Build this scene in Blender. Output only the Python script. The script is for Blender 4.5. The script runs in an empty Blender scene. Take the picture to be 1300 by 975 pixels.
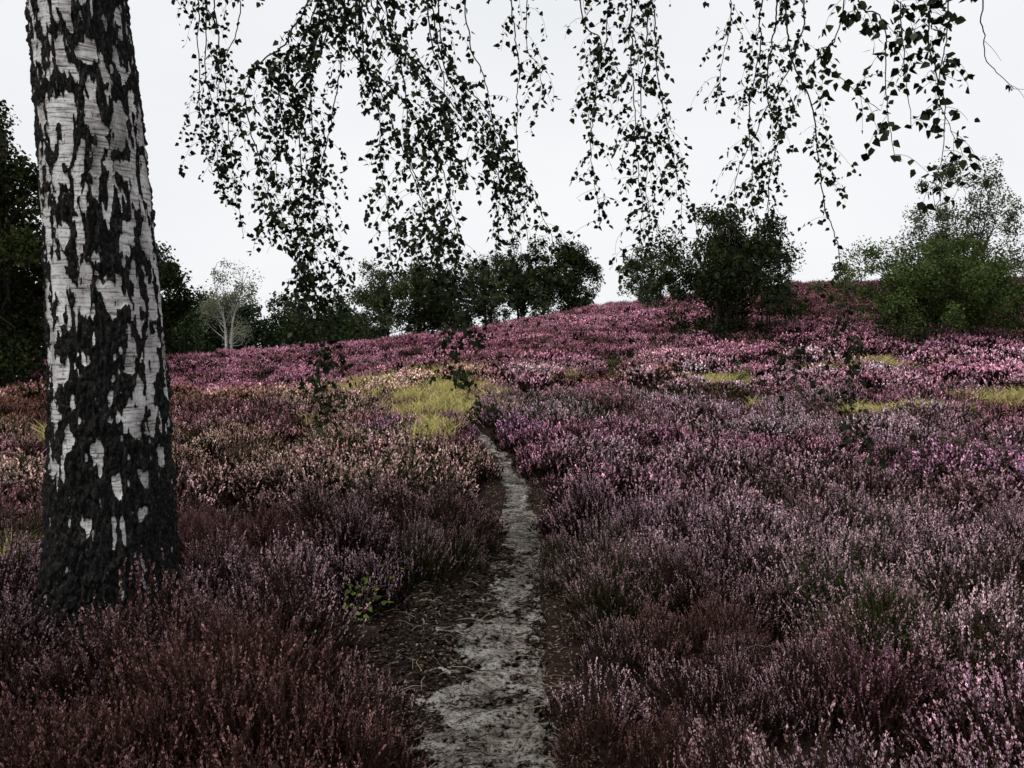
import bpy, math
import numpy as np
from mathutils import Vector
rng = np.random.default_rng(7)
scene = bpy.context.scene
COL = scene.collection

# ------------------------------------------------------------------ noise
def _h(ix, iy, iz, seed):
    n = (ix.astype(np.int64)*374761393 + iy.astype(np.int64)*668265263 + iz.astype(np.int64)*1440662683 + seed*974634777) & 0xffffffff
    n = ((n ^ (n >> 13))*1274126177) & 0xffffffff
    n = ((n ^ (n >> 15))*1911520717) & 0xffffffff
    n = n ^ (n >> 16)
    return n/4294967295.0
def vnoise(x, y, z=None, seed=0):
    x = np.asarray(x, float); y = np.asarray(y, float)
    z = np.zeros_like(x) if z is None else np.asarray(z, float)
    ix, iy, iz = np.floor(x), np.floor(y), np.floor(z)
    fx, fy, fz = x-ix, y-iy, z-iz
    fx = fx*fx*(3-2*fx); fy = fy*fy*(3-2*fy); fz = fz*fz*(3-2*fz)
    r = 0
    for a in (0, 1):
        wx = fx if a else 1-fx
        for b in (0, 1):
            wy = fy if b else 1-fy
            for c in (0, 1):
                wz = fz if c else 1-fz
                r = r + wx*wy*wz*_h(ix+a, iy+b, iz+c, seed)
    return r
def fbm(x, y, z=None, o=4, seed=0):
    s = 0; a = .5; t = 0; f = 1.0
    for i in range(o):
        s = s + a*vnoise(np.asarray(x)*f, np.asarray(y)*f, None if z is None else np.asarray(z)*f, seed+i*17)
        t += a; a *= .5; f *= 2.03
    return s/t
def sm(t):
    t = np.clip(t, 0, 1); return t*t*(3-2*t)

# ------------------------------------------------------------------ mesh helper
def build(name, V, Q=None, T=None, attrs=None, mat=None, smooth=False):
    V = np.asarray(V, np.float32)
    me = bpy.data.meshes.new(name)
    nq = 0 if Q is None else len(Q); nt = 0 if T is None else len(T)
    me.vertices.add(len(V)); me.vertices.foreach_set('co', V.ravel())
    idx = []
    if nq: idx.append(np.asarray(Q, np.int32).ravel())
    if nt: idx.append(np.asarray(T, np.int32).ravel())
    if nq+nt:
        idx = np.concatenate(idx)
        me.loops.add(len(idx)); me.loops.foreach_set('vertex_index', idx)
        me.polygons.add(nq+nt)
        st = np.concatenate([np.arange(nq)*4, nq*4+np.arange(nt)*3]).astype(np.int32)
        me.polygons.foreach_set('loop_start', st)
        if smooth: me.polygons.foreach_set('use_smooth', np.ones(nq+nt, bool))
    me.update(calc_edges=True)
    for k, (ty, a) in (attrs or {}).items():
        at = me.attributes.new(k, ty, 'POINT')
        a = np.asarray(a)
        if ty == 'FLOAT': at.data.foreach_set('value', a.astype(np.float32).ravel())
        elif ty == 'INT': at.data.foreach_set('value', a.astype(np.int32).ravel())
        else: at.data.foreach_set('vector', a.astype(np.float32).ravel())
    ob = bpy.data.objects.new(name, me)
    if mat: me.materials.append(mat)
    return ob
def link(ob, parent=None):
    COL.objects.link(ob)
    if parent is not None: ob.parent = parent
    return ob
def empty(name):
    e = bpy.data.objects.new(name, None); e.empty_display_size = .3
    COL.objects.link(e); return e

class Bag:
    def __init__(s): s.V = []; s.Q = []; s.A = []; s.n = 0
    def add(s, V, Q, a):
        s.V.append(V); s.Q.append(np.asarray(Q)+s.n); s.n += len(V)
        s.A.append(np.broadcast_to(a, (len(V),)) if np.ndim(a) == 0 else a)
    def obj(s, name, mat, smooth=False, attr='rnd'):
        return build(name, np.concatenate(s.V), np.concatenate(s.Q), None, {attr: ('FLOAT', np.concatenate(s.A))}, mat, smooth)

def norm(v): return v/(np.linalg.norm(v, axis=-1, keepdims=True)+1e-9)
def tube(P, R, sides=5):
    P = np.asarray(P, float); R = np.asarray(R, float); n = len(P)
    T = norm(np.gradient(P, axis=0))
    ref = np.array([0.31, 0.92, 0.2]) if abs(T[:, 2]).mean() > .5 else np.array([0.1, .2, 1.0])
    U = norm(np.cross(T, ref)); W = np.cross(T, U)
    a = np.arange(sides)/sides*2*np.pi
    V = P[:, None]+R[:, None, None]*(np.cos(a)[None, :, None]*U[:, None]+np.sin(a)[None, :, None]*W[:, None])
    i = np.arange(n-1)[:, None]*sides; j = np.arange(sides)[None]; k = (j+1) % sides
    Q = np.stack([i+j, i+k, i+sides+k, i+sides+j], -1).reshape(-1, 4)
    return V.reshape(-1, 3), Q
def spline(pts, step):
    pts = np.asarray(pts, float)
    P = np.vstack([2*pts[0]-pts[1], pts, 2*pts[-1]-pts[-2]])
    out = []
    for i in range(1, len(P)-2):
        L = np.linalg.norm(P[i+1]-P[i]); m = max(2, int(L/step))
        t = np.linspace(0, 1, m, endpoint=False)[:, None]
        a, b, c, d = P[i-1], P[i], P[i+1], P[i+2]
        out.append(.5*((2*b)+(-a+c)*t+(2*a-5*b+4*c-d)*t**2+(-a+3*b-3*c+d)*t**3))
    out.append(pts[-1:]); return np.vstack(out)

def leaves(C, axis, nrm, L, W, fold=.25):
    """ovate leaves: 6 verts / 2 quads, starting at C pointing along axis"""
    axis = norm(axis); side = norm(np.cross(nrm, axis)); up = np.cross(axis, side)
    L = L[:, None]; W = W[:, None]
    base = C; tip = C+axis*L
    def p(t, w, s): return C+axis*L*t+side*W*w*s+up*W*w*fold
    V = np.stack([base, p(.26, .5, -1), p(.58, .36, -1), tip, p(.58, .36, 1), p(.26, .5, 1)], 1)
    n = len(C); o = np.arange(n)[:, None]*6
    Q = np.concatenate([o+np.array([[0, 1, 2, 3]]), o+np.array([[0, 3, 4, 5]])])
    return V.reshape(-1, 3), Q
def rhombs(C, axis, nrm, L, W):
    axis = norm(axis); side = norm(np.cross(nrm, axis))
    L = L[:, None]; W = W[:, None]
    V = np.stack([C-axis*L*.5, C+side*W*.5-axis*L*.08, C+axis*L*.5, C-side*W*.5-axis*L*.08], 1)
    return V.reshape(-1, 3), np.arange(len(C)*4).reshape(-1, 4)

# ------------------------------------------------------------------ terrain
CX = [-90, -60, -27, -12, -3, 6, 13, 21, 40, 90]
CZ = [-.2, -.1, .0, 1.3, 2.4, 4.25, 5.0, 6.0, 6.4, 6.8]
SY = [0, 9, 12, 15, 22, 28, 40, 50, 58, 64, 75, 100, 160]
SS = [0, 0, .035, .09, .25, .38, .66, .87, .985, 1.0, .9, .45, 0]
def H0(x, y):
    x = np.asarray(x, float); y = np.asarray(y, float)
    c = (np.interp(x-2, CX, CZ)+np.interp(x, CX, CZ)+np.interp(x+2, CX, CZ))/3
    s = (np.interp(y-1.5, SY, SS)+np.interp(y, SY, SS)+np.interp(y+1.5, SY, SS))/3
    h = c*s
    dip = np.exp(-((y-27)/6.5)**2)*sm((-x-1)/7)*.75
    und = (fbm(x*.16+9, y*.16, o=3, seed=5)-.5)*.5*sm((y-7)/12)*(1-sm((y-70)/40))
    sw = (fbm(x*.7, y*.7, o=2, seed=15)-.5)*.10*sm((np.abs(x)-.5)/1.0)
    return h-dip+und+sw
PY = [0, 2.5, 3.6, 4.7, 5.65, 7, 9.2, 10.9, 13, 16, 20, 26]
PX = [-.10, -.08, -.05, -.0, .05, .11, -.07, -.28, -.72, -1.25, -2.1, -3.5]
def pathx(y): return (np.interp(y-.3, PY, PX)+np.interp(y, PY, PX)+np.interp(y+.3, PY, PX))/3+.10*(vnoise(y*1.1, 0*y, seed=66)-.5)
def hwR(y): return np.interp(y, [1, 2.75, 3.6, 4.7, 5.65, 7, 9.2, 11, 20], [.29, .27, .26, .22, .19, .17, .14, .12, .08])+.10*(vnoise(y*2.4, 0*y, seed=67)-.5)
def hwL(y): return np.interp(y, [1, 2.6, 3.2, 3.9, 4.5, 5.1, 5.65, 7, 9.2, 11, 20], [.3, .34, .50, .75, .62, .32, .21, .17, .14, .12, .08])+.10*(vnoise(y*2.4, 0*y, seed=68)-.5)
def pathv(x, y):
    d = x-pathx(y); return np.where(d > 0, d/hwR(y), -d/hwL(y))

# ------------------------------------------------------------------ materials
def newmat(name):
    m = bpy.data.materials.new(name); m.use_nodes = True
    nt = m.node_tree; nt.nodes.clear()
    out = nt.nodes.new('ShaderNodeOutputMaterial'); return m, nt, out
def attr(nt, n, ty='GEOMETRY'):
    a = nt.nodes.new('ShaderNodeAttribute'); a.attribute_name = n; a.attribute_type = ty; return a
def mixc(nt, f, a, b, bt='MIX'):
    m = nt.nodes.new('ShaderNodeMix'); m.data_type = 'RGBA'; m.blend_type = bt
    for s, v in ((m.inputs[0], f), (m.inputs[6], a), (m.inputs[7], b)):
        if isinstance(v, bpy.types.NodeSocket): nt.links.new(v, s)
        elif np.ndim(v): s.default_value = (*v, 1) if len(v) == 3 else v
        else: s.default_value = v
    return m.outputs[2]
def mth(nt, op, a, b=0.0, c=0.0):
    m = nt.nodes.new('ShaderNodeMath'); m.operation = op
    for s, v in zip(m.inputs, (a, b, c)):
        if isinstance(v, bpy.types.NodeSocket): nt.links.new(v, s)
        else: s.default_value = v
    return m.outputs[0]
def ntex(nt, vec, scale, detail=4, rough=.55):
    n = nt.nodes.new('ShaderNodeTexNoise'); n.inputs['Scale'].default_value = scale
    n.inputs['Detail'].default_value = detail; n.inputs['Roughness'].default_value = rough
    if vec: nt.links.new(vec, n.inputs['Vector'])
    return n.outputs['Fac']
def ramp(nt, f, stops):
    r = nt.nodes.new('ShaderNodeValToRGB'); el = r.color_ramp.elements
    while len(el) < len(stops): el.new(.5)
    for e, (p, c) in zip(el, stops): e.position = p; e.color = (*c, 1)
    nt.links.new(f, r.inputs[0]); return r.outputs[0]
def leafmat(name, dark, light, trans=.25, spec=0):
    m, nt, out = newmat(name)
    a = attr(nt, 'rnd')
    c = mixc(nt, a.outputs['Fac'], dark, light)
    d = nt.nodes.new('ShaderNodeBsdfDiffuse'); nt.links.new(c, d.inputs[0])
    last = d
    if trans:
        t = nt.nodes.new('ShaderNodeBsdfTranslucent'); nt.links.new(c, t.inputs[0])
        x = nt.nodes.new('ShaderNodeMixShader'); x.inputs[0].default_value = trans
        nt.links.new(d.outputs[0], x.inputs[1]); nt.links.new(t.outputs[0], x.inputs[2])
        last = x
    if spec:
        g = nt.nodes.new('ShaderNodeBsdfGlossy'); g.inputs['Roughness'].default_value = .45
        y = nt.nodes.new('ShaderNodeMixShader'); y.inputs[0].default_value = spec
        nt.links.new(last.outputs[0], y.inputs[1]); nt.links.new(g.outputs[0], y.inputs[2]); last = y
    nt.links.new(last.outputs[0], out.inputs[0]); return m
def simplemat(name, c1, c2, scale, bump=0, stretch=(1, 1, 1)):
    m, nt, out = newmat(name)
    tc = nt.nodes.new('ShaderNodeTexCoord'); mp = nt.nodes.new('ShaderNodeMapping')
    mp.inputs['Scale'].default_value = stretch; nt.links.new(tc.outputs['Object'], mp.inputs[0])
    f = ntex(nt, mp.outputs[0], scale)
    c = ramp(nt, f, [(.35, c1), (.65, c2)])
    d = nt.nodes.new('ShaderNodeBsdfPrincipled'); d.inputs['Roughness'].default_value = .85
    d.inputs['Specular IOR Level'].default_value = .2
    nt.links.new(c, d.inputs['Base Color'])
    if bump:
        b = nt.nodes.new('ShaderNodeBump'); b.inputs['Distance'].default_value = bump
        nt.links.new(f, b.inputs['Height']); nt.links.new(b.outputs[0], d.inputs['Normal'])
    nt.links.new(d.outputs[0], out.inputs[0]); return m

# ground
gm, nt, out = newmat('heath_soil')
geo = nt.nodes.new('ShaderNodeNewGeometry'); pos = geo.outputs['Position']
f1 = ntex(nt, pos, 14, 6, .7); f2 = ntex(nt, pos, .35, 4)
c1 = ramp(nt, f1, [(.3, (.008, .006, .005)), (.55, (.024, .017, .013)), (.75, (.09, .065, .05))])
c2 = ramp(nt, f1, [(.3, (.014, .009, .008)), (.7, (.05, .032, .028))])
c = mixc(nt, ramp(nt, f2, [(.4, (0, 0, 0)), (.6, (1, 1, 1))]), c1, c2)
d = nt.nodes.new('ShaderNodeBsdfDiffuse'); nt.links.new(c, d.inputs[0])
b = nt.nodes.new('ShaderNodeBump'); b.inputs['Distance'].default_value = .03
nt.links.new(f1, b.inputs['Height']); nt.links.new(b.outputs[0], d.inputs['Normal'])
nt.links.new(d.outputs[0], out.inputs[0])

# path
pm, nt, out = newmat('sandy_path')
geo = nt.nodes.new('ShaderNodeNewGeometry'); pos = geo.outputs['Position']
a = attr(nt, 'sand')
f1 = ntex(nt, pos, 6, 8, .78); f2 = ntex(nt, pos, 48, 5, .75); f3 = ntex(nt, pos, 20, 6, .8)
sand = ramp(nt, f1, [(.36, (.12, .10, .085)), (.5, (.44, .40, .36)), (.60, (.84, .79, .73))])
soil = ramp(nt, f2, [(.35, (.012, .009, .007)), (.52, (.05, .037, .03)), (.68, (.22, .175, .145))])
mk = mth(nt, 'ADD', a.outputs['Fac'], mth(nt, 'MULTIPLY', mth(nt, 'SUBTRACT', f1, .5), 3.6))
mk = mth(nt, 'ADD', mk, mth(nt, 'MULTIPLY', mth(nt, 'SUBTRACT', f3, .5), 3.0))
mk = ramp(nt, mk, [(.40, (0, 0, 0)), (.64, (1, 1, 1))])
c = mixc(nt, mk, soil, sand)
sp = ramp(nt, f2, [(.40, (.14, .11, .095)), (.49, (1, 1, 1))])
c = mixc(nt, 1.0, c, sp, 'MULTIPLY')
sp = ramp(nt, f3, [(.39, (.17, .14, .12)), (.49, (1, 1, 1))])
c = mixc(nt, 1.0, c, sp, 'MULTIPLY')
d = nt.nodes.new('ShaderNodeBsdfDiffuse'); nt.links.new(c, d.inputs[0])
b = nt.nodes.new('ShaderNodeBump'); b.inputs['Distance'].default_value = .06; b.inputs['Strength'].default_value = 1
hh = mth(nt, 'ADD', mth(nt, 'MULTIPLY', f3, 1.2), mth(nt, 'ADD', mth(nt, 'MULTIPLY', f2, .5), mth(nt, 'MULTIPLY', f1, 2.5)))
nt.links.new(hh, b.inputs['Height']); nt.links.new(b.outputs[0], d.inputs['Normal'])
nt.links.new(d.outputs[0], out.inputs[0])

# heather
hm, nt, out = newmat('heather')
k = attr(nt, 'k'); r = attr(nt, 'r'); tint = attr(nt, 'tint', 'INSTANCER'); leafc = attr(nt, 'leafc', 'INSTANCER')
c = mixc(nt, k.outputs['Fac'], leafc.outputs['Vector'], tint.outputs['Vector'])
br = mth(nt, 'MULTIPLY_ADD', mth(nt, 'POWER', r.outputs['Fac'], 1.7), 1.9, .14)  # steep curve paints shade into the deeper parts of the clump
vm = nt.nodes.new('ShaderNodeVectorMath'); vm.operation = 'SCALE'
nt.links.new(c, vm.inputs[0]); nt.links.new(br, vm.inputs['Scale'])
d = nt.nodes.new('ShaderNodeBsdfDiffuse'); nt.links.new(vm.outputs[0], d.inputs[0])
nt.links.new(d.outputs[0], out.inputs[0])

grass_m = leafmat('dry_grass', (.20, .20, .055), (.80, .68, .30), .12)
birchleaf = leafmat('birch_leaf', (.004, .006, .003), (.040, .056, .016), .12, .012)
twig_m = simplemat('birch_twig', (.010, .008, .007), (.03, .022, .018), 30)

# bark
bm_, nt, out = newmat('birch_bark')
tc = nt.nodes.new('ShaderNodeTexCoord')
dk = attr(nt, 'dark')
mp = nt.nodes.new('ShaderNodeMapping'); mp.inputs['Scale'].default_value = (5, 5, 60); nt.links.new(tc.outputs['Object'], mp.inputs[0])
mp2 = nt.nodes.new('ShaderNodeMapping'); mp2.inputs['Scale'].default_value = (1, 1, .5); nt.links.new(tc.outputs['Object'], mp2.inputs[0])
lent = ntex(nt, mp.outputs[0], 1.6, 5, .7); big = ntex(nt, mp2.outputs[0], 7, 5); fine = ntex(nt, mp2.outputs[0], 90, 5, .7)
wh = ramp(nt, big, [(.3, (.22, .21, .20)), (.45, (.54, .52, .51)), (.65, (.82, .81, .80))])
wh = mixc(nt, 1.0, wh, ramp(nt, lent, [(.36, (.14, .12, .11)), (.43, (.6, .57, .55)), (.52, (1, 1, 1))]), 'MULTIPLY')
wh = mixc(nt, 1.0, wh, ramp(nt, fine, [(.34, (.3, .28, .26)), (.45, (1, 1, 1))]), 'MULTIPLY')
da = ramp(nt, fine, [(.35, (.003, .003, .003)), (.55, (.016, .0145, .0135)), (.75, (.12, .115, .105))])
mk = mth(nt, 'ADD', dk.outputs['Fac'], mth(nt, 'MULTIPLY', mth(nt, 'SUBTRACT', fine, .5), .9))
mk = ramp(nt, mk, [(.42, (0, 0, 0)), (.54, (1, 1, 1))])
c = mixc(nt, mk, wh, da)
d = nt.nodes.new('ShaderNodeBsdfPrincipled'); d.inputs['Roughness'].default_value = .8; d.inputs['Specular IOR Level'].default_value = .15
nt.links.new(c, d.inputs['Base Color'])
b = nt.nodes.new('ShaderNodeBump'); b.inputs['Distance'].default_value = .012
hh = mth(nt, 'ADD', mth(nt, 'MULTIPLY', fine, dk.outputs['Fac']), mth(nt, 'MULTIPLY', lent, .35))
nt.links.new(hh, b.inputs['Height']); nt.links.new(b.outputs[0], d.inputs['Normal'])
nt.links.new(d.outputs[0], out.inputs[0])

# ------------------------------------------------------------------ ground sheet
def axis_pts():
    a = np.arange(0, 3, .09); b = np.arange(3, 14, .35); c = np.arange(14, 90, 1.5); e = np.geomspace(90, 2500, 26)
    p = np.concatenate([a, b, c, e]); return np.concatenate([-p[:0:-1], p])
xs = axis_pts()
ys = np.concatenate([-np.geomspace(2500, 2, 20), np.arange(-1, 12, .09), np.arange(12, 80, .6), np.geomspace(80, 2500, 40)])
X, Y = np.meshgrid(xs, ys)
Z = H0(X, Y)
v = pathv(X, Y)
Z = Z-.04*(1-sm((v-.75)/.2))*(Y > .5)*(Y < 20)
n = len(xs); i = np.arange(len(ys)-1)[:, None]*n; j = np.arange(n-1)[None]
Q = np.stack([i+j, i+j+1, i+n+j+1, i+n+j], -1).reshape(-1, 4)
link(build('ground', np.stack([X, Y, Z], -1).reshape(-1, 3), Q, None, None, gm, True))

# path ribbon
yy = np.linspace(.6, 19.5, 900); vv = np.linspace(-1, 1, 70)
VV, YY = np.meshgrid(vv, yy)
XX = pathx(YY)+np.where(VV > 0, VV*hwR(YY), VV*hwL(YY))
av = np.abs(VV)
ZZ = H0(XX, YY)+.006+(fbm(XX*9, YY*9, o=4, seed=3)-.5)*.055-.05*sm((av-.86)/.14)
dd = np.abs(XX-pathx(YY)-.03)
core = np.interp(YY, [1, 3, 4.5, 6, 9, 20], [.25, .21, .14, .12, .11, .07])
sand = 1.0-dd/core*.6+(fbm(XX*4, YY*2.5, o=3, seed=8)-.5)*1.3
n = len(vv); i = np.arange(len(yy)-1)[:, None]*n; j = np.arange(n-1)[None]
Q = np.stack([i+j, i+j+1, i+n+j+1, i+n+j], -1).reshape(-1, 4)
link(build('dirt_path', np.stack([XX, YY, ZZ], -1).reshape(-1, 3), Q, None, {'sand': ('FLOAT', np.clip(sand, 0, 1).ravel())}, pm, True))

# ------------------------------------------------------------------ heather clumps
def clump(name, ns, nf, fs, W, Hd, Ls, nleaf, ls, seed, stems=True):
    g = np.random.default_rng(seed)
    a = g.uniform(0, 2*np.pi, ns); rr = np.sqrt(g.uniform(0, 1, ns)); q = rr
    lob = .7+.55*vnoise(np.cos(a)*rr*2.6+seed, np.sin(a)*rr*2.6, seed=seed)
    tip = np.stack([np.cos(a)*rr*W, np.sin(a)*rr*W, Hd*(1-.55*q**2)*lob+g.normal(0, .025, ns)], -1)
    dirv = norm(np.stack([np.cos(a)*q*.5+g.normal(0, .17, ns), np.sin(a)*q*.5+g.normal(0, .17, ns), np.ones(ns)], -1))
    L = g.uniform(.55, 1.25, ns)*Ls
    root = tip-dirv*L[:, None]
    sr = g.uniform(0, 1, ns)
    fl = (g.uniform(0, 1, ns) < .80)*1.0
    Vs, Qs, K, R = [], [], [], []; off = 0
    t = g.uniform(.20, 1.0, (ns, nf)); ang = g.uniform(0, 2*np.pi, (ns, nf))
    rad = fs*(1.1*(1.05-t)+.3)
    c = root[:, None]+dirv[:, None]*(L[:, None]*t)[..., None]
    outd = np.stack([np.cos(ang), np.sin(ang), np.zeros_like(ang)], -1)
    c = (c+outd*rad[..., None]*.8).reshape(-1, 3)
    ax = (outd*.6+dirv[:, None]*1.0).reshape(-1, 3)
    nr = norm(g.normal(0, 1, ax.shape))
    s = fs*g.uniform(.7, 1.3, len(ax))
    V, Qd = rhombs(c, ax, nr, s*2.1, s*1.1)
    Vs.append(V); Qs.append(Qd+off); off += len(V)
    kk = (fl[:, None]*sm((t-.30)/.35)*(g.uniform(0, 1, t.shape) < .88)).ravel()
    K.append(np.repeat(kk, 4)); R.append(np.repeat(np.clip((.17+.5*sr[:, None]+.75*(t-.5)+g.normal(0, .09, t.shape)), 0, 1).ravel(), 4))  # pale sprig tips; shade further down put into r
    a = g.uniform(0, 2*np.pi, nleaf); q = np.sqrt(g.uniform(0, 1, nleaf))*1.02
    zt = Hd*(1-.5*q**2)*g.uniform(.05, .74, nleaf)
    c = np.stack([np.cos(a)*q*W, np.sin(a)*q*W, zt], -1)
    ax = np.stack([np.cos(a)*.5, np.sin(a)*.5, np.ones(nleaf)*1.0], -1)+g.normal(0, .45, (nleaf, 3))
    V, Qd = rhombs(c, ax, norm(g.normal(0, 1, ax.shape)), ls*g.uniform(1.5, 3.2, nleaf), ls*g.uniform(.5, 1.0, nleaf))
    Vs.append(V); Qs.append(Qd+off); off += len(V)
    K.append(np.zeros(len(V))); R.append(np.repeat(g.uniform(.1, .75, nleaf)*(zt/Hd*.8+.3), 4))  # r drops toward the clump base, shade painted into the colour
    if stems:
        w = .0013
        for sgn in (np.array([1., 0, 0]), np.array([0, 1., 0])):
            r0 = root-dirv*(.06)
            V = np.stack([r0-sgn*w, r0+sgn*w, tip+sgn*w*.5, tip-sgn*w*.5], 1).reshape(-1, 3)
            Vs.append(V); Qs.append(np.arange(len(V)).reshape(-1, 4)+off); off += len(V)
            K.append(np.zeros(len(V))); R.append(np.full(len(V), .5))
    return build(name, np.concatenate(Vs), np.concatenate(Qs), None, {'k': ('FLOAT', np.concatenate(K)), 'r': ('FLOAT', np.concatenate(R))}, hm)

hcol = bpy.data.collections.new('heather_clumps')
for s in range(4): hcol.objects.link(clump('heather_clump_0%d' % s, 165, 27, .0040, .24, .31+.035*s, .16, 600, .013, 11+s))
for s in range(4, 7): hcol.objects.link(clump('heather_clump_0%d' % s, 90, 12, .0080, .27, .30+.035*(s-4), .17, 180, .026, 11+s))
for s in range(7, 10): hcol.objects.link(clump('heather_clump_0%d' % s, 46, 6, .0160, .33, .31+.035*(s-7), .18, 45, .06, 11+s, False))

def scatter_group(name, coll):
    ng = bpy.data.node_groups.new(name, 'GeometryNodeTree')
    ng.interface.new_socket('Geometry', in_out='INPUT', socket_type='NodeSocketGeometry')
    ng.interface.new_socket('Geometry', in_out='OUTPUT', socket_type='NodeSocketGeometry')
    N = ng.nodes; gi = N.new('NodeGroupInput'); go = N.new('NodeGroupOutput')
    ci = N.new('GeometryNodeCollectionInfo'); ci.inputs['Collection'].default_value = coll
    ci.inputs['Separate Children'].default_value = True; ci.inputs['Reset Children'].default_value = True
    ip = N.new('GeometryNodeInstanceOnPoints'); ip.inputs['Pick Instance'].default_value = True
    def na(n, ty):
        a = N.new('GeometryNodeInputNamedAttribute'); a.data_type = ty; a.inputs['Name'].default_value = n
        return [o for o in a.outputs if o.enabled and o.name == 'Attribute'][0]
    L = ng.links
    L.new(gi.outputs[0], ip.inputs['Points']); L.new(ci.outputs[0], ip.inputs['Instance'])
    L.new(na('idx', 'INT'), ip.inputs['Instance Index'])
    L.new(na('rot', 'FLOAT_VECTOR'), ip.inputs['Rotation']); L.new(na('scl', 'FLOAT_VECTOR'), ip.inputs['Scale'])
    L.new(ip.outputs[0], go.inputs[0]); return ng

GR = [(-2.5, 21.5, 2.2, 1.8), (-4.9, 24.5, 1.8, 1.0), (-1.35, 15.0, .8, 1.8), (7.2, 13.6, 1.2, .5), (9.4, 14.9, 1.4, .5), (-3.35, 5.0, .40, .75), (-1.2, 58, 2.5, 1.3), (-3.6, 16.6, 1.2, .5), (9.5, 20, 1.4, .5), (4.9, 18.5, .6, .4), (-1.2, 11.8, .35, .5), (-7.5, 21, 1.4, .4), (-6.6, 11, .8, .5)]
def gmask(x, y): return sm((fbm(x*1.1, y*1.1, o=3, seed=44)-.26)/.3)
def grassv(x, y):
    g = np.zeros_like(x)
    for (gx, gy, rx, ry) in GR: g = np.maximum(g, np.exp(-((x-gx)/rx)**2-((y-gy)/ry)**2)*(1.6 if gy < 6 else 1))
    return g*np.where(y < 6, .8, gmask(x, y))
TRUNK = (-1.95, 3.75)
px_, py_, band = [], [], []
for (y0, y1, dens, bi) in ((1.4, 6.0, 21, 0), (6.0, 16, 11.5, 1), (16, 34, 8, 2), (34, 67, 5.5, 3)):
    wmax = lambda y: .78*y+2.0
    W1 = wmax(y1); cnt = int(dens*(y1-y0)*2*W1)
    x = rng.uniform(-W1, W1, cnt); y = rng.uniform(y0, y1, cnt)
    ok = np.abs(x) < wmax(y)
    px_.append(x[ok]); py_.append(y[ok]); band.append(np.full(ok.sum(), bi))
x = np.concatenate(px_); y = np.concatenate(py_); band = np.concatenate(band)
dpath = np.abs(x-pathx(y))
hwm = np.where(x > pathx(y), hwR(y), hwL(y))
gap = fbm(x*1.1, y*1.1, o=3, seed=77)
keep = ((dpath > hwm+.06+.10*rng.random(len(x))) | (y > 19.5)) & (np.hypot(x-TRUNK[0], y-TRUNK[1]) > .40)
keep &= ~((gap < .36) & (rng.random(len(x)) < np.where(y < 5, .2, .6)))
keep &= ~(rng.random(len(x)) < grassv(x, y)*1.25)
keep &= ~(np.hypot(x+.86, (y-3.95)*.75) < .30)
x, y, band, gap, dpath, hwm = x[keep], y[keep], band[keep], gap[keep], dpath[keep], hwm[keep]
N = len(x)
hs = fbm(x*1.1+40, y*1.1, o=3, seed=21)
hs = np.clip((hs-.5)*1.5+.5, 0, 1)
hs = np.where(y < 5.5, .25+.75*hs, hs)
scl = (.47+1.03*hs)*rng.uniform(.8, 1.2, N)*np.where(band == 0, .92, np.where(band == 1, 1.0, np.where(band == 2, 1.12, 1.3)))
scl *= np.where(dpath < hwm+.3, .72, 1)
zz = H0(x, y)-.02
idx = np.where(band == 0, rng.integers(0, 4, N), np.where(band == 1, rng.integers(4, 7, N), rng.integers(7, 10, N)))
rot = np.stack([rng.normal(0, .16, N), rng.normal(0, .16, N), rng.uniform(0, 6.28, N)], -1)
sc3 = np.stack([scl*rng.uniform(.95, 1.25, N), scl*rng.uniform(.95, 1.25, N), scl], -1)
C = lambda *a: np.array(a)
pink, lilac, brown, rust, pale, mag, wine = C(.76, .37, .50), C(.86, .60, .69), C(.15, .075, .068), C(.34, .17, .135), C(.88, .60, .48), C(.76, .38, .62), C(.40, .15, .225)
big = fbm(x*.30+3, y*.22, o=3, seed=31); med = fbm(x*1.0, y*.8, o=3, seed=32); streak = fbm(x*.22, y*.75, o=3, seed=33)
def L(a, b, t): return a+(b-a)*np.clip(t, 0, 1)[:, None]
one = np.ones(N)
left = sm((-x/np.maximum(y, 1)+.03)/.1)
near = 1-sm((y-4.2)/5)
far = sm((y-19)/6)
t_right = L(L(one[:, None]*pink, one[:, None]*lilac, (med-.38)*3), one[:, None]*rust, (big-.52)*6)
t_left = L(L(one[:, None]*pale, one[:, None]*pink, (med-.42)*4), one[:, None]*rust, (big-.45)*5)
t_far = L(L(one[:, None]*wine, one[:, None]*pink*.92, (streak-.36)*5), one[:, None]*brown*1.3, (med-.54)*5)
t_near = L(one[:, None]*C(.70, .48, .55), one[:, None]*C(.27, .14, .135), (med-.46)*5)
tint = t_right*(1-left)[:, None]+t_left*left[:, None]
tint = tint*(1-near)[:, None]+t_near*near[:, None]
tint = tint*(1-far)[:, None]+t_far*far[:, None]
tint = L(tint, one[:, None]*mag, (fbm(x*.6+7, y*.5, o=2, seed=91)-.66)*5*(1-far))
tint = L(tint, one[:, None]*brown*1.3, (.42-hs)*4*(1-.55*far))  # low clumps tinted brown: shade of the hollows put into the colour
crest = sm((x-5)/12)*sm((y-24)/12)
tint = L(tint, one[:, None]*C(.20, .08, .095), crest*.75)
dz = np.exp(-((x+1.4)/1.5)**2-((y-5.7)/1.0)**2)+.9*np.exp(-((x+1.9)/1.6)**2-((y-3.0)/1.1)**2)  # brown heather patch, plus shade near the trunk put into the tint
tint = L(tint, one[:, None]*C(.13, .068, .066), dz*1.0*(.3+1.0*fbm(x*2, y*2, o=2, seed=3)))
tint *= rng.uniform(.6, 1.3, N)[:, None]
tint = np.clip(tint, 0, .9)
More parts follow.
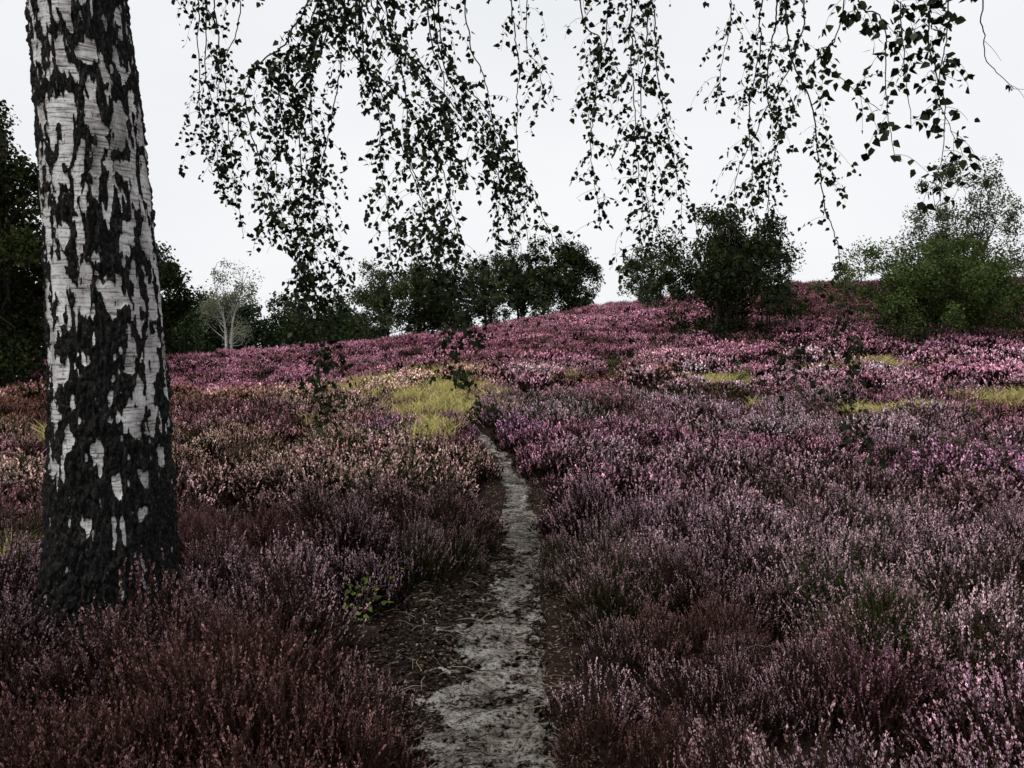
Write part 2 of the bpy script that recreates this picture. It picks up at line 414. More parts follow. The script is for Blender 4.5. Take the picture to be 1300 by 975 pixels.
leafc = L(one[:, None]*C(.026, .017, .013), one[:, None]*C(.07, .038, .028), (med-.3)*2.5)
leafc = L(leafc, one[:, None]*C(.055, .062, .022), (fbm(x*.8+70, y*.8, o=2, seed=55)-.5)*6)
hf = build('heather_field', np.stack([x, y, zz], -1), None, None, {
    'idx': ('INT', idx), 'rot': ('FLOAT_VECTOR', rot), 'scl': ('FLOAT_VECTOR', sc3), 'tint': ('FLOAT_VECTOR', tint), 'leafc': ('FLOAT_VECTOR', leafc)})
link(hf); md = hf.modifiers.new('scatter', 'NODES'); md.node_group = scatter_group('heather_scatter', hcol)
print('heather', N)

# grass tufts
def tuft(name, n, Lh, seed, w=.0045):
    g = np.random.default_rng(seed)
    b0 = np.stack([g.normal(0, .09, n), g.normal(0, .09, n), np.zeros(n)], -1)
    d = norm(np.stack([g.normal(0, .28, n), g.normal(0, .28, n), np.ones(n)], -1)); L_ = Lh*g.uniform(.5, 1.1, n)
    s = norm(np.cross(d, g.normal(0, 1, (n, 3))))*w
    out_ = norm(d*np.array([1, 1, 0]))
    m1 = b0+d*(L_*.55)[:, None]; tp = b0+d*(L_*.95)[:, None]+out_*(L_*.25)[:, None]-np.array([0, 0, 1])*(L_*.12)[:, None]
    V = np.stack([b0-s, b0+s, m1+s*.8, m1-s*.8, tp+s*.2, tp-s*.2], 1).reshape(-1, 3)
    o = np.arange(n)[:, None]*6; Q = np.concatenate([o+np.array([[0, 1, 2, 3]]), o+np.array([[3, 2, 4, 5]])])
    return build(name, V, Q, None, {'rnd': ('FLOAT', np.repeat(g.uniform(0, 1, n), 6))}, grass_m)
gcol = bpy.data.collections.new('grass_tufts')
for s in range(3): gcol.objects.link(tuft('grass_tuft_%d' % s, 60, .34, 60+s, .0022))
for s in range(3, 5): gcol.objects.link(tuft('grass_tuft_%d' % s, 55, .42, 60+s, .007))
gx, gy = [], []
for (cx, cy, rx, ry) in GR:
    m = int(rx*ry*95)+25
    a_ = rng.normal(cx, rx*.75, m); b_ = rng.normal(cy, ry*.75, m)
    kk = rng.random(m) < .12+1.0*gmask(a_, b_)
    if cy < 6: kk[:] = True
    gx.append(a_[kk]); gy.append(b_[kk])
gx = np.concatenate(gx); gy = np.concatenate(gy)
ok = (pathv(gx, gy) > 1.1) | (gy > 13); gx, gy = gx[ok], gy[ok]; N = len(gx)
sc = rng.uniform(.5, 1.1, N)*np.where(gy < 11, .8, 1)
go_ = build('grass_tussocks', np.stack([gx, gy, H0(gx, gy)-.01], -1), None, None, {
    'idx': ('INT', np.where(gy < 11, rng.integers(0, 3, N), rng.integers(3, 5, N))),
    'rot': ('FLOAT_VECTOR', np.stack([0*gx, 0*gx, rng.uniform(0, 6.28, N)], -1)), 'scl': ('FLOAT_VECTOR', np.stack([sc, sc, sc], -1))})
link(go_); md = go_.modifiers.new('scatter', 'NODES'); md.node_group = scatter_group('grass_scatter', gcol)

# ------------------------------------------------------------------ birch tree
tree = empty('birch_tree')
nth = 400
zr = np.concatenate([np.linspace(-.15, 3.6, 1000), np.linspace(3.62, 10, 120)])
th = np.arange(nth)/nth*2*np.pi
TH, ZR = np.meshgrid(th, zr)
cz = [-.2, .0, .9, 1.65, 2.42, 3.19, 4.5, 7, 10]
cxp = [-1.955, -1.955, -1.94, -1.97, -2.03, -2.11, -2.22, -2.3, -2.1]
crp = [.33, .285, .253, .24, .222, .205, .18, .11, .03]
def csm(z, a, w=.25): return (np.interp(z-w, cz, a)+np.interp(z, cz, a)+np.interp(z+w, cz, a))/3
Rr = csm(ZR, crp)
flare = np.exp(-np.clip(ZR+.1, 0, 9)/.16)*.09*(.5+.9*vnoise(np.cos(TH)*2.2+5, np.sin(TH)*2.2, seed=2))
Rr = Rr+flare
cxx, cyy = np.cos(TH), np.sin(TH)
lump = (fbm(cxx*1.3+3, cyy*1.3, ZR*1.1, 3, 4)-.5)*.035
ncell = 15
wob1 = (fbm(cxx*3, cyy*3, ZR*3.5, 5, 6)-.5)*1.1; wob2 = (fbm(cxx*3+9, cyy*3, ZR*3.5, 5, 7)-.5)*.9
def cells(su, zu, ncell, seed):
    i0 = np.floor(su); j0 = np.floor(zu); F1 = np.full(su.shape, 9.); F2 = F1.copy()
    for di in (-1, 0, 1):
        for dj in (-1, 0, 1):
            ci = i0+di; cj = j0+dj; cm = np.mod(ci, ncell)
            ax = ci+.5+(_h(cm, cj, cm*0, seed)-.5)*.85; ay = cj+.5+(_h(cm, cj, cm*0, seed+1)-.5)*.85
            dd = np.abs(su-ax)+np.abs(zu-ay)
            n2 = np.minimum(F2, np.maximum(F1, dd)); F1 = np.minimum(F1, dd); F2 = n2
    return F1, F2
F1, F2 = cells(TH/(2*np.pi)*ncell+wob1, ZR/.27+wob2, ncell, 100)
G1, G2 = cells(TH/(2*np.pi)*30+wob1*3.2, ZR/.11+wob2*3.2, 30, 200)
K1, K2 = cells(TH/(2*np.pi)*27+wob1*1.8, ZR/.14+wob2*1.8, 27, 300)
e = (F2-F1)*.60+(K2-K1)*.40
rough = fbm(cxx*6, cyy*6, ZR*7, 5, 9)-.5
jag = fbm(cxx*20, cyy*20, ZR*11, 3, 29)-.5
patch = fbm(cxx*1.4+2, cyy*1.4, ZR*1.6, 3, 19)-.5
thr = np.interp(ZR, [-.1, .15, .45, .9, 1.4, 2.0, 2.6, 3.3, 6], [1.5, 1.1, .80, .53, .36, .31, .35, .38, .15])+rough*.7+patch*.4+jag*.45
dark = np.clip(1-sm((e-thr+.05)/.10), 0, 1)
ridge = 1-np.abs(2*fbm(cxx*9, cyy*9, ZR*5, 4, 52)-1)*2.2
crack = .35*sm((G2-G1)/.4)+.65*np.clip(ridge, 0, 1)
hi = fbm(cxx*22, cyy*22, ZR*18, 4, 12)-.5
disp = lump+dark*(-.006+.018*crack+.038*hi)+(1-dark)*(.004+.004*rough)
low = np.exp(-np.clip(ZR, 0, 9)/.8)
disp = disp+dark*low*(.024*crack+.036*hi)
RR = Rr+disp
VX = csm(ZR, cxp)+cxx*RR; VY = 3.75+cyy*RR
n = nth; i = np.arange(len(zr)-1)[:, None]*n; j = np.arange(n)[None]; k2 = (j+1) % n
Q = np.stack([i+j, i+k2, i+n+k2, i+n+j], -1).reshape(-1, 4)
link(build('trunk', np.stack([VX, VY, ZR+0*VX], -1).reshape(-1, 3), Q, None, {'dark': ('FLOAT', dark.ravel())}, bm_, True), tree)

limbs = Bag(); twigs = Bag(); lv = Bag()
def limb(pts, r0, r1, sides=8):
    P = spline(pts, .12); P = P+np.cumsum(rng.normal(0, .006, P.shape), 0)
    V, Q_ = tube(P, np.linspace(r0, r1, len(P)), sides); limbs.add(V, Q_, 0.5); return P
LP = [limb([(-2.2, 3.75, 3.9), (-1.5, 3.9, 4.5), (-.3, 4.0, 4.75), (.9, 4.0, 4.6), (2.0, 3.9, 4.3)], .07, .012),
      limb([(-2.2, 3.7, 4.4), (-1.2, 3.4, 5.0), (.2, 3.1, 5.0), (1.4, 2.9, 4.4), (2.2, 2.9, 4.0)], .06, .012),
      limb([(-2.2, 3.8, 4.1), (-1.6, 4.3, 4.7), (-.6, 4.8, 4.8), (.5, 5.0, 4.6)], .05, .012),
      limb([(-2.2, 3.75, 5.0), (-2.9, 3.2, 5.8), (-3.9, 2.6, 6.0), (-4.9, 2.3, 5.5)], .05, .012),
      limb([(-2.25, 3.8, 5.5), (-2.9, 4.6, 6.4), (-3.6, 5.6, 6.6), (-4.4, 6.4, 6.0)], .05, .012),
      limb([(-2.25, 3.8, 6.0), (-1.6, 4.3, 7.0), (-.7, 4.8, 7.4), (.2, 5.2, 7.0)], .045, .01),
      limb([(-2.25, 3.7, 6.5), (-1.9, 2.9, 7.5), (-1.4, 2.0, 7.8), (-1.0, 1.2, 7.3)], .045, .01)]
allL = np.vstack(LP[:3])

def sub(p, d0, Lt, ls, lspace=.020, leafy=1.0, r=.0011):
    st = .022; m = max(4, int(Lt/st)); P = [p]; d = norm(d0)
    for q in range(m):
        d = norm(d+np.array([0, 0, -.20])+rng.normal(0, .10, 3)); P.append(P[-1]+d*st)
    P = np.array(P); V, Q_ = tube(P, np.linspace(r, r*.6, len(P)), 3); twigs.add(V, Q_, .5)
    sel = np.repeat(np.arange(1, len(P)), 2); sel = sel[rng.random(len(sel)) < leafy*.5*st/lspace]
    put(P[sel]+rng.normal(0, .004, (len(sel), 3)), ls)
def put(C_, ls):
    n = len(C_)
    if not n: return
    o = norm(rng.normal(0, 1, (n, 3))*np.array([1, 1, .6])); pet = rng.uniform(.006, .018, n)[:, None]
    c = C_+norm(o+np.array([0, 0, -.4]))*pet
    ax = norm(o*.75+np.array([0, 0, -.75])+rng.normal(0, .25, (n, 3)))
    s = ls*rng.uniform(.5, 1.2, n)
    V, Q_ = leaves(c, ax, norm(rng.normal(0, 1, (n, 3))), s, s*rng.uniform(.72, .9, n), rng.uniform(-.3, .5))
    lv.add(V, Q_, np.repeat(np.clip(rng.beta(1.4, 2.8, n), 0, 1), 6))
def hanger(pts, y=4.0, dens=1.0, ls=.034, leafy=1.0, sl=(.10, .36), jig=.2):
    y0 = y+rng.uniform(-jig, jig)
    P = np.array([(a, y0+rng.normal(0, .04), b) for a, b in pts])
    dl = np.linalg.norm(allL-P[0], axis=1); q = allL[np.argmin(dl)]
    P = np.vstack([q, P[1:]]) if np.linalg.norm(q-P[1]) > .2 else P
    S = spline(P, .025); S = S+np.stack([np.cumsum(rng.normal(0, .004, len(S))) for _ in range(3)], -1)*np.array([1, 1, .3])
    R = np.interp(np.linspace(0, 1, len(S)), [0, .3, 1], [.009, .0048, .0012])
    V, Q_ = tube(S, R, 5); twigs.add(V, Q_, .5)
    ph = rng.uniform(0, 99)
    for a in range(6, len(S)):
        tt = a/len(S)
        if S[a][2] > 4.0: continue
        clus = .30+1.35*float(vnoise(np.array([a*.11+ph]), np.array([0.]), seed=88)[0])
        if rng.random() < dens*clus*np.interp(tt, [0, .3, .6, .85, 1], [.13, .26, .45, .72, .85]):
            ang = rng.uniform(0, 6.28)
            d0 = np.array([math.cos(ang)*.9, math.sin(ang)*.6, rng.uniform(-.6, .35)])
            sub(S[a], d0, rng.uniform(*sl)*(1.1-.40*tt), ls, leafy=leafy)
    sel = np.repeat(np.arange(int(len(S)*.35), len(S)), 2); sel = sel[rng.random(len(sel)) < .38*leafy]
    put(S[sel], ls)

hang = [
 ([(-1.75, 4.3), (-1.82, 3.3), (-1.8, 2.9), (-1.7, 2.5)], 4.3, .9),
 ([(-1.6, 4.4), (-1.62, 3.3), (-1.57, 2.8), (-1.52, 2.45), (-1.5, 2.1)], 4.2, .8),
 ([(-1.5, 4.4), (-1.78, 3.4), (-1.72, 2.8), (-1.62, 2.35)], 4.5, .9),
 ([(-1.35, 4.4), (-1.5, 3.4), (-1.62, 3.0), (-1.6, 2.65)], 4.4, .6),
 ([(-.85, 4.5), (-.98, 3.3), (-1.27, 2.8), (-1.22, 2.35), (-1.08, 1.95), (-.98, 1.55), (-.90, 1.12)], 4.0, 1.2),
 ([(-.9, 4.5), (-1.0, 3.25), (-1.12, 2.8), (-1.08, 2.3), (-1.08, 1.9), (-.95, 1.5), (-.90, 1.2)], 4.0, 1.3),
 ([(-.8, 4.5), (-.95, 3.3), (-1.2, 3.0), (-1.27, 2.6), (-1.2, 2.1)], 4.1, 1.2),
 ([(-.8, 4.5), (-.85, 3.2), (-.88, 2.8), (-.95, 2.4), (-.92, 2.0), (-.94, 1.5)], 4.1, 1.1),
 ([(-.75, 4.5), (-.95, 3.3), (-1.05, 3.0), (-1.02, 2.65), (-.98, 2.1), (-.94, 1.7)], 3.9, 1.1),
 ([(-.75, 4.5), (-1.0, 3.3), (-1.2, 2.9), (-1.15, 2.5), (-1.02, 1.85)], 3.8, 1.1),
 ([(-.7, 4.5), (-.9, 3.3), (-.6, 2.85), (-.35, 2.5), (-.22, 2.1), (-.25, 1.7), (-.2, 1.30)], 4.0, 1.3),
 ([(-.7, 4.5), (-.85, 3.3), (-.7, 2.75), (-.55, 2.35), (-.40, 1.95), (-.26, 1.5)], 4.1, 1.1),
 ([(-.6, 4.5), (-.75, 3.3), (-.6, 3.0), (-.35, 2.7), (-.17, 2.4), (-.1, 2.1), (-.05, 1.75)], 4.0, 1.1),
 ([(-.6, 4.5), (-.8, 3.2), (-.7, 2.7), (-.66, 2.3), (-.58, 1.85)], 4.0, .9),
 ([(-.4, 4.5), (-.45, 3.3), (-.38, 2.95), (-.42, 2.6), (-.42, 2.2), (-.3, 1.75)], 4.2, .8),
 ([(-.5, 4.5), (-.7, 3.3), (-.5, 2.9), (-.3, 2.55), (-.33, 2.2), (-.42, 1.8)], 3.9, 1.0),
 ([(-.5, 4.5), (-.6, 3.3), (-.52, 2.8), (-.5, 2.4), (-.38, 2.05), (-.28, 1.6)], 3.8, 1.0),
 ([(-.3, 4.5), (-.4, 3.2), (-.15, 2.7), (.08, 2.3), (.22, 2.0), (.30, 1.82)], 4.1, 1.3),
 ([(-.3, 4.5), (-.4, 3.2), (-.1, 2.6), (.05, 2.3), (.14, 1.85)], 4.0, 1.2),
 ([(0, 4.5), (0, 3.3), (.03, 2.9), (.03, 2.5), (.08, 2.15)], 4.1, .2),
 ([(-.1, 4.5), (-.2, 3.3), (-.1, 2.9), (-.02, 2.5), (-.03, 1.95)], 4.2, .5),
 ([(.2, 4.5), (.12, 3.3), (.18, 3.0), (.22, 2.85)], 4.1, .7),
 ([(.5, 4.5), (.48, 3.3), (.43, 3.0), (.38, 2.8), (.40, 2.55)], 4.0, 1.4),
 ([(.4, 4.5), (.37, 3.3), (.48, 3.05), (.46, 2.75), (.44, 2.45), (.5, 2.1)], 4.1, .9),
 ([(.6, 4.5), (.6, 3.3), (.58, 2.95), (.6, 2.6), (.65, 2.25), (.6, 1.88)], 4.0, 1.1),
 ([(.7, 4.5), (.75, 3.3), (.78, 2.85), (.85, 2.5), (.90, 2.05)], 4.0, .8),
 ([(.8, 4.4), (.72, 3.3), (.7, 2.85), (.73, 2.45), (.72, 1.95)], 4.2, .8),
 ([(1.3, 4.4), (1.4, 3.3), (1.35, 3.0), (1.2, 2.65), (1.1, 2.35), (1.1, 1.9)], 4.0, .8),
 ([(1.3, 4.4), (1.38, 3.3), (1.42, 3.0), (1.52, 2.7), (1.58, 2.3), (1.65, 1.85), (1.65, 1.4), (1.70, .98)], 4.0, 1.1),
 ([(1.4, 4.4), (1.35, 3.2), (1.3, 2.85), (1.3, 2.5), (1.35, 2.05)], 4.1, .8),
 ([(1.1, 4.4), (1.15, 3.3), (1.12, 3.0), (1.07, 2.8)], 4.0, .6),
 ([(1.5, 4.4), (1.45, 3.0), (1.53, 2.7), (1.50, 2.3), (1.54, 1.9), (1.60, 1.35)], 4.1, 1.1),
]
for pts, y_, dn in hang: hanger(pts, y_, dn)
for pts, dn in [([(1.5, 4.2), (1.34, 2.95), (1.40, 2.7), (1.45, 2.45), (1.5, 2.22)], .7), ([(1.6, 4.2), (1.6, 2.95), (1.58, 2.65), (1.66, 2.4), (1.6, 2.08)], .8),
                ([(1.65, 4.2), (1.7, 2.95), (1.72, 2.7), (1.70, 2.5), (1.78, 2.27)], .65), ([(1.3, 4.2), (1.3, 2.85), (1.18, 2.6), (1.3, 2.45), (1.40, 2.38)], .5),
                ([(1.6, 4.2), (1.5, 2.95), (1.52, 2.75), (1.57, 2.35)], .65)]:
    hanger(pts, 3.0, dn, .036, 1.0, (.1, .28), .12)
hanger([(1.95, 4.0), (1.88, 3.0), (1.93, 2.7), (1.97, 2.5)], 3.0, .15, .03, .1)
hanger([(-2.6, 4.4), (-2.8, 3.3), (-2.75, 3.0), (-2.78, 2.8)], 4.6, .4)
# foliage of the crown above
for P in LP:
    for a in range(8, len(P), 1):
        for q in range(2):
            ang = rng.uniform(0, 6.28); d0 = np.array([math.cos(ang), math.sin(ang), rng.uniform(.0, .9)])
            p0 = P[a]
            if p0[2] > 4.55 and rng.random() < .6:
                sub(p0+np.array([0, 0, .1]), d0, rng.uniform(.4, .8), .05, .05, 1, .002)
for q in range(40):   # upper crown
    zb = rng.uniform(6.2, 9.8); ang = rng.uniform(0, 6.28); ln = rng.uniform(.8, 2.0)*(1.25-(zb-6)/5)
    b0 = np.array([csm(zb, cxp), 3.75, zb]); e1 = b0+np.array([math.cos(ang)*ln, math.sin(ang)*ln, .5*ln])
    P = limb([b0, b0*.5+e1*.5+np.array([0, 0, .2]), e1, e1+np.array([math.cos(ang)*.3, math.sin(ang)*.3, -.5])], .02, .004, 5)
    for a in range(3, len(P)):
        for _ in range(2):
            sub(P[a], rng.normal(0, 1, 3), rng.uniform(.3, .6), .05, .05, 1, .002)
link(limbs.obj('limbs', twig_m, True), tree)
link(twigs.obj('hanging_twigs', twig_m), tree)
link(lv.obj('leaves', birchleaf), tree)
print('birch leaves', lv.n//6)

# ------------------------------------------------------------------ other trees
def ball(g, n): return norm(g.normal(0, 1, (n, 3)))*(g.uniform(0, 1, (n, 1))**.42)
def crown_tree(name, x, y, h, w, crown0, nl, ls, lm, barkm, ncl, seed, cs, tr, multi=1, shell=.4, droop=0, squash=.8):
    g = np.random.default_rng(seed)
    gz = float(H0(x, y))
    top = empty(name)
    zc = (crown0+h)/2; rz = (h-crown0)/2
    u = norm(g.normal(0, 1, (ncl, 3))); rad = g.uniform(0, 1, ncl)**shell
    wob = .50+1.0*vnoise(u[:, 0]*1.7+seed, u[:, 1]*1.7, u[:, 2]*1.7, seed)
    cc = u*rad[:, None]*wob[:, None]*np.array([w/2-cs*.3, w/2-cs*.3, rz-cs*.2])+np.array([0, 0, zc])
    cc[:, 2] = np.clip(cc[:, 2], crown0*.8+.1, h)
    wood = Bag(); stems = []
    for s in range(multi):
        a = s/multi*6.28+g.uniform(0, 1); lean = (w*.22 if multi > 1 else .03*h)
        e1 = np.array([math.cos(a)*lean, math.sin(a)*lean, h*.86])
        P = spline([(math.cos(a)*.08*multi, math.sin(a)*.08*multi, -.1), (e1[0]*.35+g.normal(0, .1), e1[1]*.35, h*.35), (e1[0]*.8, e1[1]*.8+g.normal(0, .1), h*.65), e1], h/22)
        V, Q_ = tube(P, np.linspace(tr, tr*.12, len(P)), 7); wood.add(V, Q_, .5); stems.append(P)
    AP = np.vstack(stems)
    for c in cc:
        cand = AP[AP[:, 2] < max(c[2]-.12*h, .15*h)]
        if not len(cand): cand = AP[:3]
        q = cand[np.argmin(np.linalg.norm(cand-c, axis=1))]
        mid = q*.5+c*.5+g.normal(0, .04*w, 3)
        P = spline([q, mid, c], h/18); V, Q_ = tube(P, np.linspace(tr*.3, tr*.06, len(P)), 4); wood.add(V, Q_, .5)
    per = g.multinomial(nl, g.dirichlet(np.full(ncl, 3.0)))
    ci = np.repeat(np.arange(ncl), per)
    sz = g.uniform(.55, 1.35, ncl)*cs
    off = ball(g, nl)+g.normal(0, .12, (nl, 3)); off[:, 2] *= squash
    p = cc[ci]+off*(sz[ci]*.62)[:, None]
    if droop: p[:, 2] -= np.abs(g.normal(0, droop, nl))
    p[:, 2] = np.maximum(p[:, 2], .1)
    ax = norm(g.normal(0, 1, (nl, 3))+np.array([0, 0, -.4])); s = ls*g.uniform(.5, 1.35, nl)
    V, Q_ = rhombs(p, ax, norm(g.normal(0, 1, (nl, 3))), s, s*.75)
    b = Bag(); cb = g.uniform(-.22, .3, ncl)
    b.add(V, Q_, np.repeat(np.clip(g.beta(2, 3, nl)+cb[ci], 0, 1), 4))
    o1 = wood.obj('trunk_and_limbs', barkm, True); o2 = b.obj('foliage', lm)
    for o in (o1, o2):
        link(o, top); o.location = (x, y, gz)
    return top
bark_d = simplemat('oak_bark', (.02, .016, .012), (.07, .055, .045), 12, .02)
bark_w = simplemat('pale_birch_bark', (.3, .28, .26), (.65, .63, .6), 3, 0, (1, 1, 4))
lm_dark = leafmat('oak_foliage', (.007, .010, .005), (.045, .056, .020), 0)
lm_mid = leafmat('birch_foliage', (.026, .038, .020), (.125, .15, .072), .12)
lm_right = leafmat('bush_foliage', (.018, .034, .012), (.13, .17, .055), .12)
lm_light = leafmat('pale_foliage', (.10, .12, .08), (.28, .29, .20), .3)
lm_far = leafmat('treeline_foliage', (.012, .020, .010), (.055, .075, .032), 0)

crown_tree('oak_tree', -20.8, 31, 12.2, 7.5, .6, 30000, .17, lm_dark, bark_d, 150, 1, 1.3, .28)
crown_tree('oak_tree', -24.8, 33, 13.5, 9, 1.0, 24000, .19, lm_dark, bark_d, 130, 2, 1.5, .3)
crown_tree('oak_tree', -17.9, 34, 7.0, 4.4, .3, 15000, .16, lm_dark, bark_d, 80, 3, 1.1, .2)
crown_tree('oak_tree', -20.0, 43, 6.6, 5.2, .3, 13000, .18, lm_dark, bark_d, 80, 4, 1.1, .2)
crown_tree('oak_bush', -20.5, 28.5, 3.2, 6, .0, 11000, .13, lm_dark, bark_d, 60, 5, .9, .08, 4)
crown_tree('silver_birch', -22.4, 61, 8.4, 5.2, 1.5, 4600, .14, lm_light, bark_w, 50, 6, 1.1, .12, 2, droop=.3)
crown_tree('birch_clump_tree', -10.0, 61, 7.0, 5.4, .0, 11000, .18, lm_mid, bark_d, 100, 7, 1.1, .12, 3)
crown_tree('birch_clump_tree', -7.4, 63, 7.9, 5.0, .0, 11000, .18, lm_mid, bark_d, 90, 41, 1.1, .12, 3)
crown_tree('birch_clump_tree', -5.2, 60, 5.2, 6.0, .0, 11000, .18, lm_dark, bark_d, 100, 8, 1.1, .1, 3)
crown_tree('birch_clump_tree', -1.9, 61, 6.6, 5.0, .0, 10000, .17, lm_mid, bark_d, 100, 9, 1.0, .12, 3, droop=.2)
crown_tree('birch_clump_tree', .8, 62.5, 7.4, 5.6, .0, 13000, .17, lm_dark, bark_d, 110, 31, 1.0, .12, 3, droop=.2)
crown_tree('birch_clump_tree', 2.6, 61, 4.2, 3.2, .0, 5000, .17, lm_mid, bark_d, 50, 32, .9, .08, 3)
crown_tree('alder_tree', 4.6, 61, 6.3, 5.0, .0, 16000, .17, lm_dark, bark_d, 120, 10, 1.0, .12, 2)
# dark bush on slope
crown_tree('oak_bush', 7.75, 28, 5.0, 5.0, .0, 34000, .10, lm_dark, bark_d, 150, 12, .8, .07, 5)
crown_tree('birch_bush', 9.4, 28.6, 3.7, 2.6, .2, 6000, .08, lm_mid, bark_d, 60, 13, .5, .04, 3)
crown_tree('birch_bush', 8.0, 44, 3.9, 4.6, .0, 10000, .12, lm_mid, bark_d, 70, 14, .8, .05, 4)
# right green bush and sparse birch
crown_tree('willow_bush', 11.7, 22.6, 3.5, 4.4, .0, 34000, .068, lm_right, bark_d, 140, 15, .6, .035, 6)
crown_tree('willow_bush', 13.7, 23.4, 3.6, 3.6, .0, 24000, .068, lm_right, bark_d, 110, 16, .6, .035, 5)
crown_tree('young_birch_tree', 15.6, 26.5, 5.9, 4.6, .5, 17000, .075, lm_mid, bark_d, 130, 17, .65, .05, 5, droop=.08, squash=1.0)
crown_tree('birch_bush', 16.6, 25, 3.2, 4.2, .0, 18000, .068, lm_right, bark_d, 100, 18, .6, .03, 4)
crown_tree('birch_sapling', 2.25, 17.6, .75, .35, .1, 260, .045, lm_right, bark_d, 8, 19, .16, .008)
crown_tree('birch_sapling', 5.2, 17.5, .8, .5, .1, 300, .045, lm_right, bark_d, 8, 20, .2, .008)
crown_tree('birch_sapling', -1.05, 16.0, .7, .45, .1, 260, .045, lm_right, bark_d, 8, 21, .2, .008)

# distant treeline : one object
g = np.random.default_rng(99)
tl = Bag()
for q in range(95):
    if q < 55: x0 = g.uniform(-95, -21); y0 = g.uniform(92, 120)
    else: x0 = g.uniform(-60, 60); y0 = g.uniform(125, 150)
    hh_ = (g.uniform(6.8, 10.5) if q < 55 else g.uniform(4.5, 7))*(1 if x0 > -60 else 1.5); ww = g.uniform(5, 9)
    if x0 > -26 and q < 55: hh_ *= .8
    ncl = 40; nl = 1700
    u = norm(g.normal(0, 1, (ncl, 3)))*(g.uniform(0, 1, (ncl, 1))**.4)*np.array([ww/2, ww/2, hh_*.45])+np.array([0, 0, hh_*.52])
    ci = g.integers(0, ncl, nl); p = u[ci]+ball(g, nl)*1.0; p[:, 2] = np.clip(p[:, 2], -1, 99)
    p += np.array([x0, y0, float(H0(x0, y0))])
    V, Q_ = rhombs(p, norm(g.normal(0, 1, (nl, 3))), norm(g.normal(0, 1, (nl, 3))), g.uniform(.2, .5, nl), g.uniform(.2, .4, nl))
    tl.add(V, Q_, np.repeat(np.clip(g.beta(2, 3, nl)+g.uniform(-.2, .3)+g.uniform(-.1, .1, ncl)[ci], 0, 1), 4))
    V, Q_ = tube([(x0, y0, -2), (x0+.2, y0, hh_*.5), (x0, y0, hh_*.8)], [.25, .15, .05], 5); tl.add(V, Q_, 0)
link(tl.obj('distant_trees', lm_far))

# ------------------------------------------------------------------ small things
sl_m = leafmat('seedling_leaf', (.04, .075, .015), (.20, .27, .06), .25)
sb = Bag(); stb = Bag()
for (sx, sy, nn, hgt) in ((-.80, 4.20, 30, .24), (-.84, 3.90, 26, .17), (-1.02, 3.75, 20, .12), (-.74, 4.45, 14, .22)):
    for q in range(nn):
        a = g.uniform(0, 6.28); hh_ = g.uniform(.3, 1)*hgt; z0 = float(H0(sx, sy))
        tip = np.array([sx+math.cos(a)*g.uniform(.02, .12), sy+math.sin(a)*g.uniform(.02, .12), z0+hh_])
        V, Q_ = tube([(sx, sy, z0), (sx*.5+tip[0]*.5, sy*.5+tip[1]*.5, z0+hh_*.6), tip], [.0025, .002, .001], 4); stb.add(V, Q_, .5)
        ax = np.array([[math.cos(a), math.sin(a), g.uniform(-.2, .5)]])+g.normal(0, .2, (1, 3))
        V, Q_ = leaves(tip[None], ax, np.array([[0, 0, 1.]])+g.normal(0, .6, (1, 3)), np.array([g.uniform(.03, .055)]), np.array([g.uniform(.018, .03)]), .2)
        sb.add(V, Q_, float(g.uniform(0, 1)))
sp_ = empty('oak_seedling'); link(sb.obj('seedling_leaves', sl_m), sp_); link(stb.obj('seedling_stems', twig_m), sp_)

# a few dead stalks
st_m = simplemat('dead_stalk', (.12, .09, .075), (.28, .23, .2), 20)
db = Bag()
for q in range(26):
    yy_ = g.uniform(2.8, 9); xx_ = g.uniform(-.62, .62)*yy_
    if abs(xx_-float(pathx(yy_))) < .5: continue
    z0 = float(H0(xx_, yy_))+.12; a = g.uniform(0, 6.28); l = g.uniform(.12, .28)
    P = spline([(xx_, yy_, z0), (xx_+math.cos(a)*l*.3, yy_+math.sin(a)*l*.3, z0+l*.6), (xx_+math.cos(a)*l*.8, yy_+math.sin(a)*l*.8, z0+l*.7)], .03)
    V, Q_ = tube(P+g.normal(0, .004, P.shape), np.linspace(.0016, .0007, len(P)), 4); db.add(V, Q_, .5)
link(db.obj('dead_stalks', st_m, True))

# litter
lt_m = leafmat('litter', (.03, .02, .014), (.34, .26, .19), 0)
lb = Bag(); n = 8500
ly = 1.6+8*g.uniform(0, 1, n)**1.3; side = g.uniform(-1, 1, n); side = np.sign(side)*np.abs(side)**.55
lx = pathx(ly)+np.where(side > 0, side*(hwR(ly)+.12), side*(hwL(ly)+.2))
p = np.stack([lx, ly, H0(lx, ly)+.016+g.uniform(0, .012, n)], -1)
V, Q_ = rhombs(p, norm(np.stack([g.normal(0, 1, n), g.normal(0, 1, n), g.normal(0, .2, n)], -1)), norm(np.stack([g.normal(0, .35, n), g.normal(0, .35, n), np.ones(n)], -1)), g.uniform(.006, .03, n), g.uniform(.003, .014, n))
lb.add(V, Q_, np.repeat(g.beta(1.0, 2.6, n), 4))
for q in range(700):
    yy_ = 1.8+5*g.random(); xx_ = float(pathx(yy_))+g.uniform(-float(hwL(yy_))-.15, float(hwR(yy_))+.1); a = g.uniform(0, 6.28); l = g.uniform(.03, .16)
    dx, dy = math.cos(a)*l, math.sin(a)*l
    P = np.array([(xx_, yy_, 0), (xx_+dx*.5+g.normal(0, .01), yy_+dy*.5, .012), (xx_+dx, yy_+dy, .004)]); P[:, 2] += H0(P[:, 0], P[:, 1])+.014
    V, Q_ = tube(P, [.002, .0018, .001], 4); lb.add(V, Q_, float(g.uniform(0, 1)**2))
link(lb.obj('path_litter', lt_m))

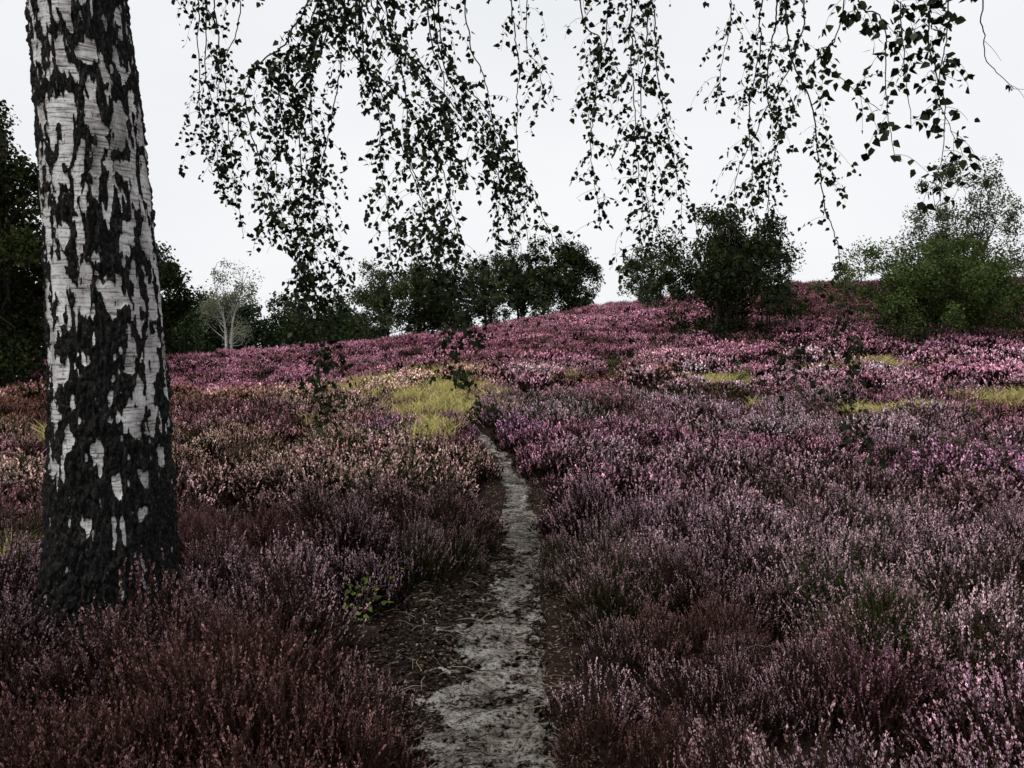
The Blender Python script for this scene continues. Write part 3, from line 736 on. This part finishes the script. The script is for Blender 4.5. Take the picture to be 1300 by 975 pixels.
# ------------------------------------------------------------------ light, sky, camera
w = bpy.data.worlds.new('World'); scene.world = w; w.use_nodes = True; nt = w.node_tree; nt.nodes.clear()
out = nt.nodes.new('ShaderNodeOutputWorld'); bg = nt.nodes.new('ShaderNodeBackground'); bg.inputs[1].default_value = .1
sky = nt.nodes.new('ShaderNodeTexSky'); sky.sky_type = 'NISHITA'; sky.sun_disc = False
EL, AZ = math.radians(52), math.radians(-135)
sky.sun_elevation = EL; sky.sun_rotation = AZ
hsv = nt.nodes.new('ShaderNodeHueSaturation'); hsv.inputs['Saturation'].default_value = .2; nt.links.new(sky.outputs[0], hsv.inputs['Color'])
tc = nt.nodes.new('ShaderNodeTexCoord')
mp = nt.nodes.new('ShaderNodeMapping'); mp.inputs['Scale'].default_value = (1, 1, 2.5); nt.links.new(tc.outputs['Generated'], mp.inputs[0])
cl = ntex(nt, mp.outputs[0], 1.4, 5, .5)
cloud = ramp(nt, cl, [(.3, (.83, .855, .89)), (.7, (.95, .96, .98))])
cs_ = nt.nodes.new('ShaderNodeVectorMath'); cs_.operation = 'SCALE'; cs_.inputs['Scale'].default_value = 10.2; nt.links.new(cloud, cs_.inputs[0])
c = mixc(nt, .93, hsv.outputs[0], cs_.outputs[0])
nt.links.new(c, bg.inputs[0]); nt.links.new(bg.outputs[0], out.inputs[0])
sd = bpy.data.lights.new('sun', 'SUN'); sd.energy = 1.5; sd.angle = math.radians(18); sd.color = (1, .97, .92)
so = bpy.data.objects.new('sun', sd); COL.objects.link(so)
dirv = Vector((math.sin(AZ)*math.cos(EL), math.cos(AZ)*math.cos(EL), math.sin(EL)))
so.rotation_euler = dirv.to_track_quat('Z', 'Y').to_euler()

cam = bpy.data.cameras.new('camera'); cam.sensor_width = 36; cam.lens = 27.1; cam.shift_y = -.0365
cam.clip_start = .05; cam.clip_end = 6000
co = bpy.data.objects.new('camera', cam); COL.objects.link(co)
co.location = (0, 0, 1.5+float(H0(0, 0))); co.rotation_euler = (math.radians(90), 0, 0)
print('camz', co.location[2])
scene.camera = co
scene.view_settings.view_transform = 'Standard'; scene.view_settings.look = 'None'
scene.view_settings.exposure = 0; scene.view_settings.gamma = 1
